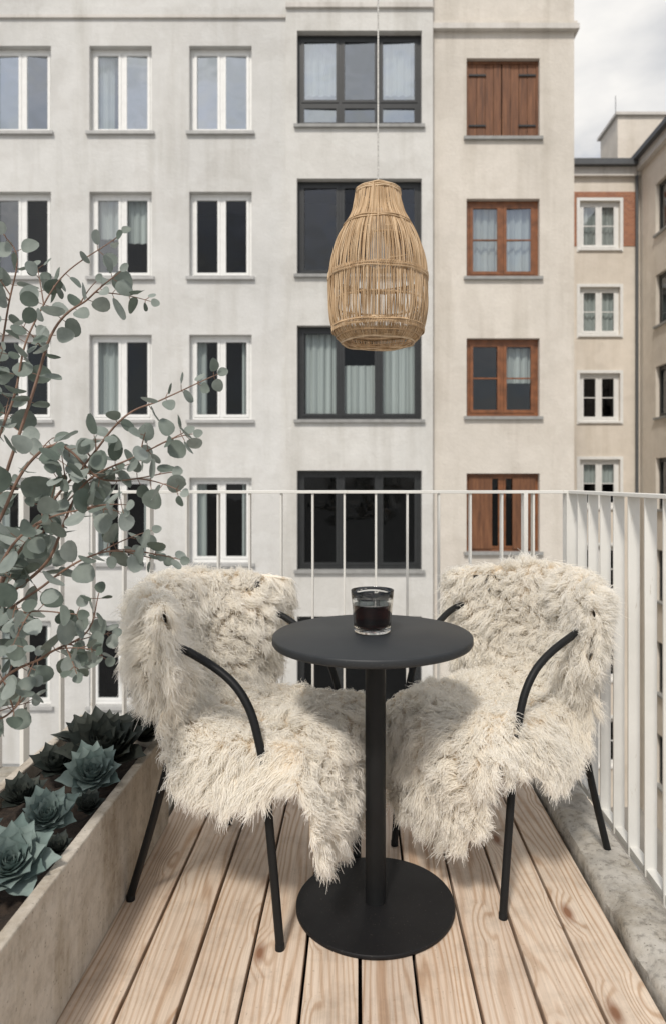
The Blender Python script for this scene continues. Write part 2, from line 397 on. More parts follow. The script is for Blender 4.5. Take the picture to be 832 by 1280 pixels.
mb.add([(4.5,14.06,ZB),(4.5,23.8,ZB),(4.5,23.8,ZT),(4.5,14.06,ZT)],[(0,1,2,3)],M_wallR)
mb.add([(-14,14,ZB),(-14,23.8,ZB),(-14,23.8,ZT),(-14,14,ZT)],[(0,3,2,1)],M_wallR)
mb.add([(-14,23.8,ZB),(4.5,23.8,ZB),(4.5,23.8,ZT),(-14,23.8,ZT)],[(0,3,2,1)],M_wallR)
mb.done('cornices_and_roof',main)

far=empty('apartment_building')
rowsF=[(9.10+2.95*-k,10.75+2.95*-k) for k in range(7)]
colsF=[(4.6,5.9),(7.55,8.93)]
opsF=[(a,b,c,d) for a,b in colsF for c,d in rowsF]
facade_wall('stucco_wall_cream',far,T(23.0),3.0,9.6,ZB,12.0,opsF,M_far)
mb=MB(T(23.0))
for (a,b) in colsF:
    for j,(c,d) in enumerate(rowsF):
        window(mb,a,b,c,d,.12,2,M_white,M_gbr if j==0 else M_glow,sill=M_white,fw=.09,lw=.08,vsplit=True,
               curtain=[(0.05,.45,.95,.1 if j<2 else .5),(.55,.95,.95,.1 if j<2 else .5)] if j in(0,1,3) else None)
        for q in ((a-.1,c-.1,a,d+.1),(b,c-.1,b+.1,d+.1),(a,d,b,d+.1)):
            mb.box((q[0],-.03,q[1]),(q[2],-.001,q[3]),M_white)
for (p,q,c,d) in ((4.0,7.44,9.2,11.05),(9.04,9.5,9.2,11.05),(7.44,9.04,10.86,11.05)):
    mb.box((p,-.02,c),(q,-.002,d),M_brick)
mb.box((3,-.35,11.85),(9.6,.1,12.05),M_pipe); mb.box((3,-.15,11.55),(9.58,.05,11.85),M_corn)
mb.add([(3,-.3,12.05),(9.6,-.3,12.05),(9.6,4,13.9),(3,4,13.9)],[(0,1,2,3)],M_slate)
mb.add([(3,4,13.9),(9.6,4,13.9),(9.6,8,12),(3,8,12)],[(0,1,2,3)],M_slate)
mb.add([(3,0,ZB),(3,8,ZB),(3,8,12.05),(3,4,13.9),(3,0,12.05)],[(4,3,2,1,0)],M_far)
mb.tube([(9.47,-.1,ZB),(9.47,-.1,11.9)],.055,M_pipe)
mb.done('windows_roof_and_trim',far)
wing=empty('apartment_building')
Mw=Matrix.Translation((9.6,23,0))@Matrix.Rotation(R(-90),4,'Z')
colsW=[(1.25,2.45),(4.2,5.4),(7.1,8.3),(10,11.2)]
opsW=[(a,b,c,d) for a,b in colsW for c,d in rowsF]
facade_wall('stucco_wall_wing',wing,Mw,0,13,ZB,12.2,opsW,M_far)
mb=MB(Mw)
for (a,b) in colsW:
    for (c,d) in rowsF: window(mb,a,b,c,d,.12,2,M_blackf,M_gmid,sill=M_sill)
mb.box((-.3,-.35,12.0),(13.2,.2,12.16),M_pipe); mb.box((0,-.18,11.7),(13,-.002,12.0),M_corn)
mb.add([(-.3,-.3,12.16),(13.2,-.3,12.16),(13.2,3.5,13.9),(-.3,3.5,13.9)],[(0,1,2,3)],M_slate)
mb.add([(-.3,3.5,13.9),(13.2,3.5,13.9),(13.2,8,12),(-.3,8,12)],[(0,1,2,3)],M_slate)
mb.add([(13,0,ZB),(13,8,ZB),(13,8,12),(13,3.5,13.9),(13,0,12.16)],[(0,1,2,3,4)],M_far)
mb.done('windows_roof_and_trim',wing)
mb=MB()
mb.box((9.2,23.9,12.4),(11.1,25.6,14.15),M_far); mb.box((9.1,23.8,14.15),(11.2,25.7,14.25),M_corn)
for x in (9.6,10.2,10.8): mb.tube([(x,24.7,14.25),(x,24.7,14.45)],.1,M_brick)
mb.tube([(9.35,24.5,14.25),(9.35,24.5,15.2)],.012,M_pipe,6)
mb.done('rooftop_chimney',wing)

mb=MB(); mb.add([(-800,-800,ZB-.01),(800,-800,ZB-.01),(800,800,ZB-.01),(-800,800,ZB-.01)],[(0,1,2,3)],plain('courtyard_paving',(.26,.25,.235),.9,.2,.5))
mb.done('ground')

# ---------------------------------------------------------------- balcony
bal=empty('balcony_floor')
mb=MB()
mb.box((-1.75,-.6,-.30),(.83,2.74,-.075),M_slab)
mb.box((-1.75,2.615,-.074),(.655,2.70,-.002),M_slab)
mb.box((-1.75,-.6,-.074),(-1.0,2.61,-.004),M_slab)
mb.box((-.998,2.30,-.074),(-.66,2.61,-.003),M_slab)
mb.done('balcony_slab',bal,bevel=.006)
mb=MB()
for i in range(10):
    x=-.647+i*.13; dz=random.uniform(-.0018,.0018); g0=random.uniform(.0028,.0048); g1=random.uniform(.0028,.0048)
    mb.box((x+g0,.3,-.028+dz),(x+.13-g1,2.605+random.uniform(-.006,.006),dz),M_deck)
ob=mb.done('deck_boards',bal,bevel=.0028)
mb=MB()
for y in (.6,1.1,1.62,2.12,2.5): mb.box((-.65,y,-.073),(.655,y+.05,-.0305),M_dark)
mb.add([(-.65,.3,-.073),(.655,.3,-.073),(.655,2.61,-.073),(-.65,2.61,-.073)],[(0,1,2,3)],M_dark)
mb.done('deck_joists',bal)
mb=MB(); ny=220; vs=[];fs=[]
sec=[(.662,-.074),(.662,-.03),(.662,.010),(.668,.026),(.69,.031),(.71,.032),(.73,.033),(.75,.032),(.77,.031),(.79,.028),(.805,.022),(.815,.006),(.815,-.074)]
m=len(sec)
for j in range(ny+1):
    y=-.6+3.29*j/ny
    for k,(x,z) in enumerate(sec):
        n=mnoise.noise((x*9,y*9,z*9))*.006+mnoise.noise((x*40,y*40,z*40))*.003
        chip=max(0,mnoise.noise((y*7,2.5,0))-.25)*.03 if k in(3,10) else 0
        vs.append((x+n*(.6 if k in(1,2,3) else .3)+(chip if k==3 else -chip),y,z+(n if 0<k<m-1 else 0)-chip))
for j in range(ny):
    for k in range(m-1): fs.append((j*m+k,j*m+k+1,(j+1)*m+k+1,(j+1)*m+k)[::-1])
fs.append(tuple(range(m))); fs.append(tuple(ny*m+k for k in range(m))[::-1])
mb.add(vs,fs,M_curb); mb.done('concrete_curb',None,smooth=True,angle=60)

rl=empty('balcony_railing'); mb=MB(); YR=2.68; XR=.85; H=1.105
mb.box((-1.75,YR-.024,H-.012),(XR+.024,YR+.024,H),M_rail)
mb.box((XR-.024,-.6,H-.012),(XR+.024,YR-.026,H),M_rail)
mb.box((-1.75,YR-.014,-.06),(XR-.03,YR+.014,-.035),M_rail)
mb.box((XR-.014,-.6,-.012),(XR+.014,YR-.03,.012),M_rail)
posts=[-1.33,-.83,.66]
xs=[-.057+.125*i for i in range(-13,8)]
for x in xs:
    if x>XR-.06: continue
    if any(abs(x-p)<.03 for p in posts): continue
    mb.box((x-.004,YR-.018,-.2),(x+.004,YR+.018,H-.012),M_rail)
for p in posts: mb.box((p-.008,YR-.025,-.25),(p+.008,YR+.025,H-.012),M_rail)
mb.box((XR-.03,YR-.028,-.25),(XR+.03,YR+.028,H-.0125),M_rail)
y=YR-.12; i=0
while y>-.5:
    if i%8==7: mb.box((XR-.026,y-.009,-.2),(XR+.026,y+.009,H-.012),M_rail)
    else: mb.box((XR-.018,y-.004,-.012 if i%2 else -.16),(XR+.018,y+.004,H-.012),M_rail)
    y-=.12; i+=1
mb.done('railing_bars',rl,bevel=.0015)

pl=empty('concrete_planter')
mb=MB()
o=[(-.633,.7),(-.633,2.25),(-.99,2.40),(-.99,.7)]
i_=[(-.662,.735),(-.662,2.21),(-.960,2.335),(-.960,.735)]
Z=.31; zs=.235
vs=[(x,y,0.001) for x,y in o]+[(x,y,Z) for x,y in o]+[(x,y,Z) for x,y in i_]+[(x,y,zs) for x,y in i_]
fs=[]
for a in range(4):
    b=(a+1)%4
    fs+=[(a,b,4+b,4+a),(4+a,4+b,8+b,8+a),(8+a,8+b,12+b,12+a)]
fs.append((0,3,2,1))
mb.add(vs,fs,M_conc); mb.done('trough',pl,bevel=.005)
mb=MB(); n1,n2=16,70; vs=[];fs=[]
for j in range(n2+1):
    for i in range(n1+1):
        u=i/n1; v=j/n2; x=-.958+.293*u; y=.74+v*(1.46+.13*(1-u))
        vs.append((x,y,.265+.012*mnoise.noise((x*20,y*20,0))+.006*mnoise.noise((x*70,y*70,3))))
for j in range(n2):
    for i in range(n1): a=j*(n1+1)+i; fs.append((a,a+1,a+n1+2,a+n1+1))
mb.add(vs,fs,M_soil); mb.done('soil',pl,smooth=True)

def rosette(loc,r,m,n=34,tilt=(0,0),seed=0):
    rd=random.Random(seed); mb=MB()
    for k in range(n):
        t=k/(n-1); a=k*2.39996+rd.uniform(-.1,.1)+seed
        L=r*(.26+.76*t**.7)*rd.uniform(.94,1.05); W=L*.30*(1.25-.3*t); el=R(80-60*t**.9+rd.uniform(-4,4))
        z0=.05*r*(1-t)*4*.5; vs=[];fs=[]; nu,nv=9,5
        ca,sa=math.cos(a),math.sin(a)
        for side in (0,1):
            for i in range(nu+1):
                u=i/nu; w=W*(math.sin(math.pi*min(1,u*.5+.06+.44*u**1.6))**.8)*(1 if u<.8 else 1-((u-.8)/.2)**1.6*.97)
                for j in range(nv+1):
                    v=-1+2*j/nv; x=u*L*(1.06 if u==1 else 1); yy=v*w
                    cup=.30*w*v*v+ .20*L*u*u*(.6) + (.0 if side==0 else -.24*w*(1-v*v)*(1-u*.5)-.0004)
                    px=x*math.cos(el)-cup*math.sin(el); pz=x*math.sin(el)+cup*math.cos(el)
                    vs.append((px*ca-yy*sa,px*sa+yy*ca,pz+z0))
        S=(nu+1)*(nv+1)
        for side in (0,1):
            for i in range(nu):
                for j in range(nv):
                    q=side*S+i*(nv+1)+j; f=(q,q+nv+1,q+nv+2,q+1)
                    fs.append(f if side==0 else f[::-1])
        mb.add(vs,fs,m)
    ob=mb.done('succulent_plant',None,smooth=True,angle=75); ob.location=loc; ob.rotation_euler=(R(tilt[0]),R(tilt[1]),0)
    return ob
rosette((-.765,2.03,.31),.150,M_sucd,46,(22,8),1)
rosette((-.70,2.15,.32),.10,M_sucd,34,(10,8),8)
rosette((-.87,2.17,.30),.11,M_sucd,30,(10,-5),9)
rosette((-.735,1.86,.318),.100,M_suc,44,(34,14),2)
rosette((-.760,1.645,.312),.083,M_suc,42,(34,14),3)
rosette((-.745,1.44,.310),.108,M_suc,44,(34,18),4)
rosette((-.885,1.77,.30),.075,M_sucd,28,(20,8),5)
rosette((-.89,1.57,.30),.075,M_suc,30,(25,10),6)
rosette((-.88,1.96,.30),.085,M_sucd,28,(20,8),10)
rosette((-.70,1.745,.29),.050,M_sucd,28,(20,8),12)
rosette((-.69,1.545,.29),.045,M_sucd,28,(20,8),13)
rosette((-.82,1.75,.29),.050,M_sucd,28,(20,8),14)
rosette((-.83,1.545,.29),.045,M_sucd,28,(20,8),15)
rosette((-.80,1.18,.31),.11,M_suc,34,(10,8),7)

# ---------------------------------------------------------------- eucalyptus
euc=empty('eucalyptus_plant')
rt=(-.90,1.50,.245)
stems=[[rt,(-.88,1.55,.96),(-.815,1.6,1.37),(-.743,1.65,1.615),(-.603,1.7,1.77)],
[rt,(-.818,1.5,.86),(-.693,1.5,1.07),(-.532,1.5,1.27),(-.449,1.52,1.325),(-.319,1.55,1.387)],
[rt,(-.82,1.47,.76),(-.67,1.45,.92),(-.549,1.45,.988),(-.434,1.5,.965)],
[rt,(-.80,1.46,.66),(-.67,1.45,.764),(-.583,1.45,.815),(-.557,1.45,.90)],
[rt,(-.93,1.6,1.05),(-.907,1.7,1.488),(-.866,1.7,1.69),(-.897,1.7,1.77)],
[(-.87,1.56,1.0),(-.74,1.6,1.47),(-.644,1.6,1.58),(-.568,1.6,1.64)],
[(-.87,1.53,.95),(-.693,1.5,1.215),(-.568,1.5,1.144),(-.416,1.5,1.161)],
[(-.818,1.5,.86),(-.693,1.5,.965),(-.621,1.5,1.126),(-.496,1.5,1.197),(-.389,1.5,1.25)],
[rt,(-.83,1.4,.6),(-.72,1.38,.66),(-.66,1.38,.72)],
[rt,(-.86,1.6,.9),(-.76,1.62,1.02),(-.68,1.65,1.12),(-.6,1.65,1.17)],
[(-.86,1.5,.8),(-.76,1.45,.98),(-.66,1.42,1.06),(-.54,1.42,1.09)],
[rt,(-.86,1.45,.72),(-.77,1.42,.84),(-.68,1.40,.87),(-.60,1.42,.86)]]
mbs=MB(); mbl=MB(); rd=random.Random(5)
def leaf(mb,p,d,nrm,size):
    d=d.normalized(); s=d.cross(nrm).normalized(); n=s.cross(d)
    vs=[];fs=[]; K=14; cup=rd.uniform(.05,.25); asp=rd.uniform(.85,1.12); bend=rd.uniform(-.15,.3)
    c=p+d*size*1.02
    vs.append(c-n*size*cup*.6)
    for k in range(K):
        a=2*math.pi*k/K; rr=size*(1+.12*max(0,math.cos(a))**6)*(1+.05*math.sin(3*a+cup*40))
        x=math.cos(a)*rr; y=math.sin(a)*rr*asp
        vs.append(c+d*x+s*y+n*size*cup*(abs(math.sin(a))*.9)-n*size*bend*max(0,math.cos(a)))
    for k in range(K): fs.append((0,1+k,1+(k+1)%K))
    mb.add(vs,fs,M_euc)
def leafy(pts,start,sz0,sz1,step=.038):
    L=len(pts); acc=0
    side=Vector((rd.uniform(-1,1),rd.uniform(-1,1),rd.uniform(-.3,.3))).normalized()
    for i in range(1,L):
        seg=(pts[i]-pts[i-1]); acc+=seg.length
        if i/L<start: continue
        if acc>step:
            acc=0; t=seg.normalized(); a=rd.uniform(1.2,1.9)
            side=(Matrix.Rotation(a,3,t)@side); side=(side-t*side.dot(t)).normalized()
            f=i/L; size=(sz0*(1-f)+sz1*f)*rd.uniform(.6,1.15)
            for sg in (1,-1):
                if rd.random()<.12: continue
                d=(side*sg+t*rd.uniform(.1,.7)+Vector((0,0,-.25))).normalized(); pl_=rd.uniform(.004,.02)
                q=pts[i]+d*pl_; mbs.tube([pts[i],q],.0009,M_stem,5)
                nv=Vector((rd.uniform(-.8,.8),rd.uniform(-1,.1),rd.uniform(-.1,1))).normalized()
                nv=(nv-d*nv.dot(d)); 
                if nv.length<.1: nv=t
                leaf(mbl,q,d,nv.normalized(),size)
    d=(pts[-1]-pts[-2]).normalized(); leaf(mbl,pts[-1],d,Vector((0,-1,.3)),sz1*.7)
for si,st in enumerate(stems):
    P=smoothpts(st,14); P=[p+Vector((mnoise.noise(p*6+Vector((si,0,0))),mnoise.noise(p*6+Vector((0,si,5))),0))*.012 for p in P]
    N=len(P); mbs.tube(P,[.0042*(1-.75*i/N) for i in range(N)],M_stem,7)
    leafy(P,.25 if st[0]==rt else .12,.032,.017)
    for k in range(5 if si<5 else 3):
        i=int(N*rd.uniform(.3,.9)); t=(P[min(i+2,N-1)]-P[i-2]).normalized()
        d=(t*.6+Vector((rd.uniform(-.6,.8),rd.uniform(-.7,.7),rd.uniform(-.5,.6)))).normalized(); L=rd.uniform(.07,.15)
        tp=[P[i]+d*L*q/10+Vector((0,0,-.02*(q/10)**2)) for q in range(11)]
        mbs.tube(tp,[.0018*(1-.5*q/10) for q in range(11)],M_stem,5)
        leafy(tp,.1,.027,.015,.032)
mbs.done('stems',euc,smooth=True); mbl.done('leaves',euc,smooth=True,angle=80)

# ---------------------------------------------------------------- table
TX,TY=.045,1.81
tb=empty('round_bistro_table',(TX,TY,0))
mb=MB(); r=.268
mb.lathe([(r-.012,.706),(r-.003,.709),(r,.714),(r,.725),(r-.001,.7285),(r-.004,.7305),(0.0001,.7305)],M_ttop,128,(-.008,0,0))
mb.done('table_top',tb,smooth=True,angle=50)
mb=MB(); mb.lathe([(.0275,.010),(.0275,.706)],M_black,40)
mb.lathe([(.09,.699),(.09,.7055)],M_black,40)
mb.done('column',tb,smooth=True)
mb=MB(); mb.lathe([(.2115,.0012),(.2125,.003),(.2125,.009),(.2105,.0115),(.0001,.0120)],M_base,128); mb.done('base_plate',tb,smooth=True,angle=50)

gt=empty('drink_glass',(.037,1.83,.7308))
g=G('clear_glass'); g.base((.97,.98,.98)); g.set(Roughness=.0,IOR=1.45); g.b.inputs['Transmission Weight'].default_value=1; M_cg=g.m
g=G('dark_cola'); g.base((.75,.55,.42)); g.set(Roughness=.0,IOR=1.33); g.b.inputs['Transmission Weight'].default_value=1; M_cola=g.m
va=g.n('ShaderNodeVolumeAbsorption',{'Color':(.50,.27,.12,1),'Density':85.0}); g.l(va.outputs[0],g.out.inputs['Volume'])
mb=MB(); hh=.115
rf=lambda a,z: 1+ (.004*math.cos(28*a) if .03<z<.10 else 0)
prof=[(.0001,.0005),(.044,.0005),(.049,.003),(.0505,.010),(.0515,.03),(.0535,.06),(.0565,.09),(.0585,hh-.001),(.0575,hh),(.0565,hh-.001),(.0545,.09),(.0515,.06),(.0495,.03),(.048,.016),(.044,.012),(.0001,.011)]
mb.lathe(prof,M_cg,112,rf=rf); mb.done('tumbler',gt,smooth=True,angle=70)
mb=MB(); mb.lathe([(.0001,.0125),(.043,.0135),(.0468,.018),(.0483,.03),(.0503,.06),(.0518,.077),(.0001,.0772)],M_cola,96); mb.done('cola',gt,smooth=True,angle=60)

# ---------------------------------------------------------------- pendant lamp
LX,LY=.053,1.85; lp=empty('rattan_pendant_lamp',(LX,LY,0))
prof=[(1.941,.058),(1.925,.061),(1.90,.066),(1.872,.074),(1.84,.092),(1.806,.110),(1.77,.1225),(1.73,.131),(1.66,.1355),(1.60,.133),(1.56,.124),(1.535,.110),(1.523,.098)]
PP=smoothpts([(0,r_,z_) for z_,r_ in prof],4)
def rad(z):
    for a,b in zip(PP[:-1],PP[1:]):
        if b.z<=z<=a.z: 
            t=(a.z-z)/max(1e-6,a.z-b.z); return a.y*(1-t)+b.y*t
    return PP[0].y if z>1.9 else PP[-1].y
mb=MB(); NR=192
for k in range(NR):
    a0=2*math.pi*(k+rd.uniform(-.25,.25))/NR; j=rd.uniform(-.0014,.0014); ph=rd.uniform(0,6)
    pts=[]
    for q in PP:
        a=a0+.005*math.sin(q.z*22+ph); rr=q.y+j+.0012*math.sin(q.z*50+ph)
        pts.append((rr*math.cos(a),rr*math.sin(a),q.z))
    mb.tube(pts,.00138*rd.uniform(.75,1.2),M_rat,5)
def ring(z,r0,rt_,wob=.0012,n=90):
    ph=rd.uniform(0,6)
    mb.tube([((r0+wob*math.sin(a*9+ph))*math.cos(a),(r0+wob*math.sin(a*9+ph))*math.sin(a),z+.0012*math.sin(a*5+ph)) for a in [2*math.pi*k/n for k in range(n)]],rt_,M_rat,6,closed=True)
for z in (1.940,1.935,1.930): ring(z,rad(z)+.001,.0028)
for z0,cnt in ((1.848,4),(1.706,4),(1.565,4),(1.54,2)):
    for c in range(cnt): ring(z0-c*.0036,rad(z0-c*.0036)+(.0027 if c%2 else -.0012),.0019)
for z0 in (1.70,1.558,1.79,1.63,1.87): ring(z0,rad(z0)-.006,.003)
for z in (1.529,1.525,1.521): ring(z,.0985,.0028)
for z0 in (1.70,1.558):
    for k in range(NR):
        a=2*math.pi*k/NR; r0=rad(z0)+.0032
        mb.tube([(r0*math.cos(a),r0*math.sin(a),z0+.009),((r0+.001)*math.cos(a+.02),(r0+.001)*math.sin(a+.02),z0),(r0*math.cos(a+.04),r0*math.sin(a+.04),z0-.009)],.0009,M_rat,4)
mb.done('rattan_shade',lp,smooth=True)
mb=MB(); M_cord=plain('cord_fabric',(.58,.57,.54),.8,.3,200)
for s in (1,-1):
    pts=[(s*.0011*math.cos(z*420),s*.0011*math.sin(z*420),z) for z in np.linspace(1.88,2.83,260)]
    mb.tube(pts,.0019,M_cord,6)
mb.done('cord',lp,smooth=True)
mb=MB(); mb.lathe([(.0001,1.895),(.012,1.893),(.019,1.88),(.020,1.83),(.0001,1.829)],M_white,24)
g=G('frosted_bulb'); g.base((.8,.8,.78)); g.set(Roughness=.25); M_bulb=g.m
mb.lathe([(.013,1.829),(.015,1.815),(.028,1.78),(.030,1.755),(.022,1.732),(.0001,1.725)],M_bulb,24)
for a in (0,2.1,4.2): mb.tube([(.058*math.cos(a),.058*math.sin(a),1.934),(0.01*math.cos(a),.01*math.sin(a),1.895)],.0015,M_pipe,6)
mb.done('socket_and_bulb',lp,smooth=True)
mb=MB(); mb.box((LX-.02,-.6,2.83),(LX+.02,1.95,2.87),M_black); mb.done('overhead_bracket_beam',None,bevel=.003)

# ---------------------------------------------------------------- chairs with sheepskins
SK=[(-.565,.58,.23),(-.578,.72,.275),(-.562,.82,.285),(-.510,.850,.285),(-.460,.832,.28),(-.434,.72,.275),(-.40,.59,.262),(-.335,.515,.265),(-.22,.484,.29),(-.10,.484,.285),(.0,.488,.265),(.058,.449,.245),(.078,.36,.225),(.070,.27,.20),(.058,.195,.13)]
def skin_grid(seed,nu=80,nv=44):
    P=smoothpts([(a,b,c) for a,b,c in SK],8); P=np.array([tuple(p) for p in P])
    t=np.linspace(0,1,len(P)); d=np.r_[0,np.cumsum(np.linalg.norm(np.diff(P[:,:2],axis=0),axis=1))]; d/=d[-1]
    U=np.linspace(0,1,nu); prof=np.stack([np.interp(U,d,P[:,k]) for k in range(3)],1)
    dk=np.interp(U,d,t)*(len(SK)-1)
    V=np.linspace(-1,1,nv); G_=np.zeros((nu,nv,3))
    for i in range(nu):
        k=dk[i]; back=min(1,max(0,(7.3-k)/1.5)); seat=min(1,max(0,(k-6.2)))*min(1,max(0,(11.2-k)))
        for j in range(nv):
            v=V[j]; n=mnoise.noise((i*.13+seed*9,j*.15,seed)); n2=mnoise.noise((seed*5,i*.22,j*.05)); n3=mnoise.noise((i*.06+seed*3,j*.08,seed*2))
            y=v*prof[i,2]*(1+.18*n2)
            x0=prof[i,0]; c=back*abs(v)**5; x0=x0*(1-c)+(-.505)*c
            x=x0+back*.20*v*v; z=prof[i,1]-.035*back*v**4
            z-=seat*max(0,abs(y)-.20)*1.3
            y=math.copysign(min(abs(y),.2+(abs(y)-.2)*(.55 if seat>.3 else 1)) if abs(y)>.2 else abs(y),y)
            z+=.014*n*(1-back*.5)+.020*n3; x+=.012*n+.016*n3
            G_[i,j]=(x,y,z)
    return G_
def build_fur(name,parent,seed,NS=140000,NC=2100):
    rg=np.random.default_rng(seed); Gd=skin_grid(seed); nu,nv,_=Gd.shape
    du=np.gradient(Gd,axis=0); dv=np.gradient(Gd,axis=1)
    nrm=np.cross(dv,du); nrm/=np.linalg.norm(nrm,axis=2,keepdims=True)+1e-9
    area=np.linalg.norm(np.cross(du,dv),axis=2)
    i0=int(nu*.62)
    if nrm[i0,nv//2,2]<0: nrm=-nrm
    V=np.linspace(-1,1,nv); U=np.linspace(0,1,nu)
    ve=(np.abs(V)**7*np.sign(V))[None,:,None]; dvn=dv/(np.linalg.norm(dv,axis=2,keepdims=True)+1e-9)
    ue=np.clip((U-.93)/.07,0,1)[:,None,None]; dun=du/(np.linalg.norm(du,axis=2,keepdims=True)+1e-9)
    nr2=nrm+dvn*ve*1.3+dun*ue*1.0; nr2/=np.linalg.norm(nr2,axis=2,keepdims=True)
    area=area*(1+1.4*(np.abs(V)[None,:]>.86))+.15*area.mean()
    mb=MB(); vs=[tuple(p) for p in Gd.reshape(-1,3)]; fs=[]
    for i in range(nu-1):
        for j in range(nv-1): a=i*nv+j; fs.append((a,a+1,a+nv+1,a+nv))
    mb.add(vs,fs,M_hide); mb.done(name+'_hide',parent,smooth=True,angle=180)
    pr=area.ravel()/area.sum()
    def sample(n):
        idx=rg.choice(nu*nv,n,p=pr); ui=idx//nv+rg.uniform(-.5,.5,n); vi=idx%nv+rg.uniform(-.5,.5,n)
        ui=np.clip(ui,0,nu-1.001); vi=np.clip(vi,0,nv-1.001); a=ui.astype(int); b=vi.astype(int); fa=(ui-a)[:,None]; fb=(vi-b)[:,None]
        f=lambda A:(A[a,b]*(1-fa)+A[a+1,b]*fa)*(1-fb)+(A[a,b+1]*(1-fa)+A[a+1,b+1]*fa)*fb
        p=f(Gd); n_=f(nr2); n_/=np.linalg.norm(n_,axis=1,keepdims=True)+1e-9
        return p,n_
    cp,cn=sample(NC); p,n_=sample(NS)
    from mathutils import kdtree
    kd=kdtree.KDTree(NC)
    for i in range(NC): kd.insert(cp[i]+cn[i]*.03,i)
    kd.balance()
    jit=rg.normal(0,.004,(NS,3))
    ci=np.array([kd.find(p[i]+n_[i]*.03+jit[i])[1] for i in range(NS)])
    # large-scale swirl of the fleece: neighbouring locks lean together
    sw=np.array([mnoise.noise_vector(Vector(c)*9+Vector((seed,0,0))) for c in cp])
    K=8; t=np.linspace(0,1,K)
    Lc=rg.uniform(.046,.068,NC); L=Lc[ci]*rg.uniform(.6,1.06,NS)
    lean=sw*1.0+rg.normal(0,.2,(NC,3)); phc=rg.uniform(0,6.28,NC); fr=rg.uniform(6,10,NC); amp=rg.uniform(.003,.006,NC)
    nn=n_*.7+cn[ci]*.3; down=np.array([0,0,-1.])
    e1=np.cross(cn,rg.normal(0,1,(NC,3))); e1/=np.linalg.norm(e1,axis=1,keepdims=True); e2=np.cross(cn,e1)
    indiv=rg.normal(0,.15,(NS,3)); ph_i=rg.normal(0,.5,NS)
    wi=rg.uniform(.28,.66,NS)[:,None]
    pts=np.zeros((NS,K,3))
    for k in range(K):
        tk=t[k]
        disp=L[:,None]*(nn*(tk-.42*tk*tk)+down*(.42*tk*tk)+(lean[ci]*.6+indiv)*tk*tk)
        aa=phc[ci]+ph_i+fr[ci]*tk
        disp+=(e1[ci]*np.cos(aa)[:,None]+e2[ci]*np.sin(aa)[:,None])*(amp[ci]*tk**.8)[:,None]
        w=wi*math.sin(min(1,tk*1.15)*math.pi/2)**1.4   # locks close up towards the tip but stay blunt
        pts[:,k]=p*(1-w)+cp[ci]*w+disp
    cu=bpy.data.hair_curves.new(name); cu.add_curves([K]*NS)
    cu.attributes['position'].data.foreach_set('vector',pts.astype(np.float32).ravel())
    ra=cu.attributes.get('radius') or cu.attributes.new('radius','FLOAT','POINT')
    rr=np.outer(rg.uniform(.00055,.0009,NS),np.array([1,1,1,1,.95,.85,.7,.4])).astype(np.float32)
    ra.data.foreach_set('value',rr.ravel())
    cu.materials.append(M_fur)
    ob=bpy.data.objects.new(name,cu); scene.collection.objects.link(ob); ob.parent=parent
    return ob
def chair(F1,f,near_sign,seed):
    ang=math.atan2(f[1],f[0]); hw=.22
    fx,fy=f; lft=(-fy,fx)
    ox=F1[0]-lft[0]*near_sign*hw; oy=F1[1]-lft[1]*near_sign*hw
    ch=empty('metal_armchair',(ox,oy,0),ang)
    mb=MB(); r=.0108
    loop=[(0,hw,.012),(-.022,hw,.22),(-.045,hw,.42),(-.062,hw,.50),(-.088,hw,.572),(-.13,hw+.002,.627),(-.19,hw+.008,.668),(-.27,hw+.020,.705),(-.34,hw+.012,.718),(-.42,hw-.04,.728),(-.475,.125,.735),(-.505,0,.737)]
    full=loop+[(x,-y,z) for x,y,z in loop[-2::-1]]
    mb.tube(smoothpts(full,6),r,M_black,12)
    for s in (1,-1):
        leg=[(-.47,s*(hw+.005),.012),(-.40,s*hw,.22),(-.335,s*hw*.99,.43),(-.330,s*hw*.99,.47),(-.345,s*(hw),.60),(-.375,s*(hw-.005),.722)]
        mb.tube(smoothpts(leg,5),r,M_black,12)
        mb.tube([(-.046,s*hw,.415),(-.340,s*hw*.99,.42)],.009,M_black,10)
        for fp in ((0,s*hw),(-.47,s*(hw+.005))): mb.lathe([(.0118,.001),(.0118,.014),(.011,.016)],M_black,14,(fp[0],fp[1],0))
    mb.tube([(-.045,-hw,.415),(-.045,hw,.415)],.009,M_black,10); mb.tube([(-.338,-hw,.42),(-.338,hw,.42)],.009,M_black,10)
    mb.done('tubular_frame',ch,smooth=True,angle=50)
    mb=MB(); vs=[];fs=[];n=20
    for t_ in (0,1):
        for i in range(n+1):
            v=-1+2*i/n; x=-.497-.012*t_+.160*v*v; y=v*.205
            vs+=[(x,y,.63),(x,y,.82)]
    for i in range(n):
        fs+=[(2*i,2*i+2,2*i+3,2*i+1),(2*(n+1)+2*i+1,2*(n+1)+2*i+3,2*(n+1)+2*i+2,2*(n+1)+2*i)]
        fs+=[(2*i+1,2*i+3,2*(n+1)+2*i+3,2*(n+1)+2*i+1),(2*i,2*(n+1)+2*i,2*(n+1)+2*i+2,2*i+2)]
    mb.add(vs,fs,M_black)
    mb.box((-.40,-.19,.426),(-.02,.19,.440),M_black)
    mb.done('seat_and_backrest',ch)
    build_fur('sheepskin_fur',ch,seed)
    return ch
def unit(a,b): l=math.hypot(a,b); return (a/l,b/l)
chair((-.191,1.637),unit(.907,-.42),-1,11)
chair((.376,1.754),unit(-.80,-.60),1,23)

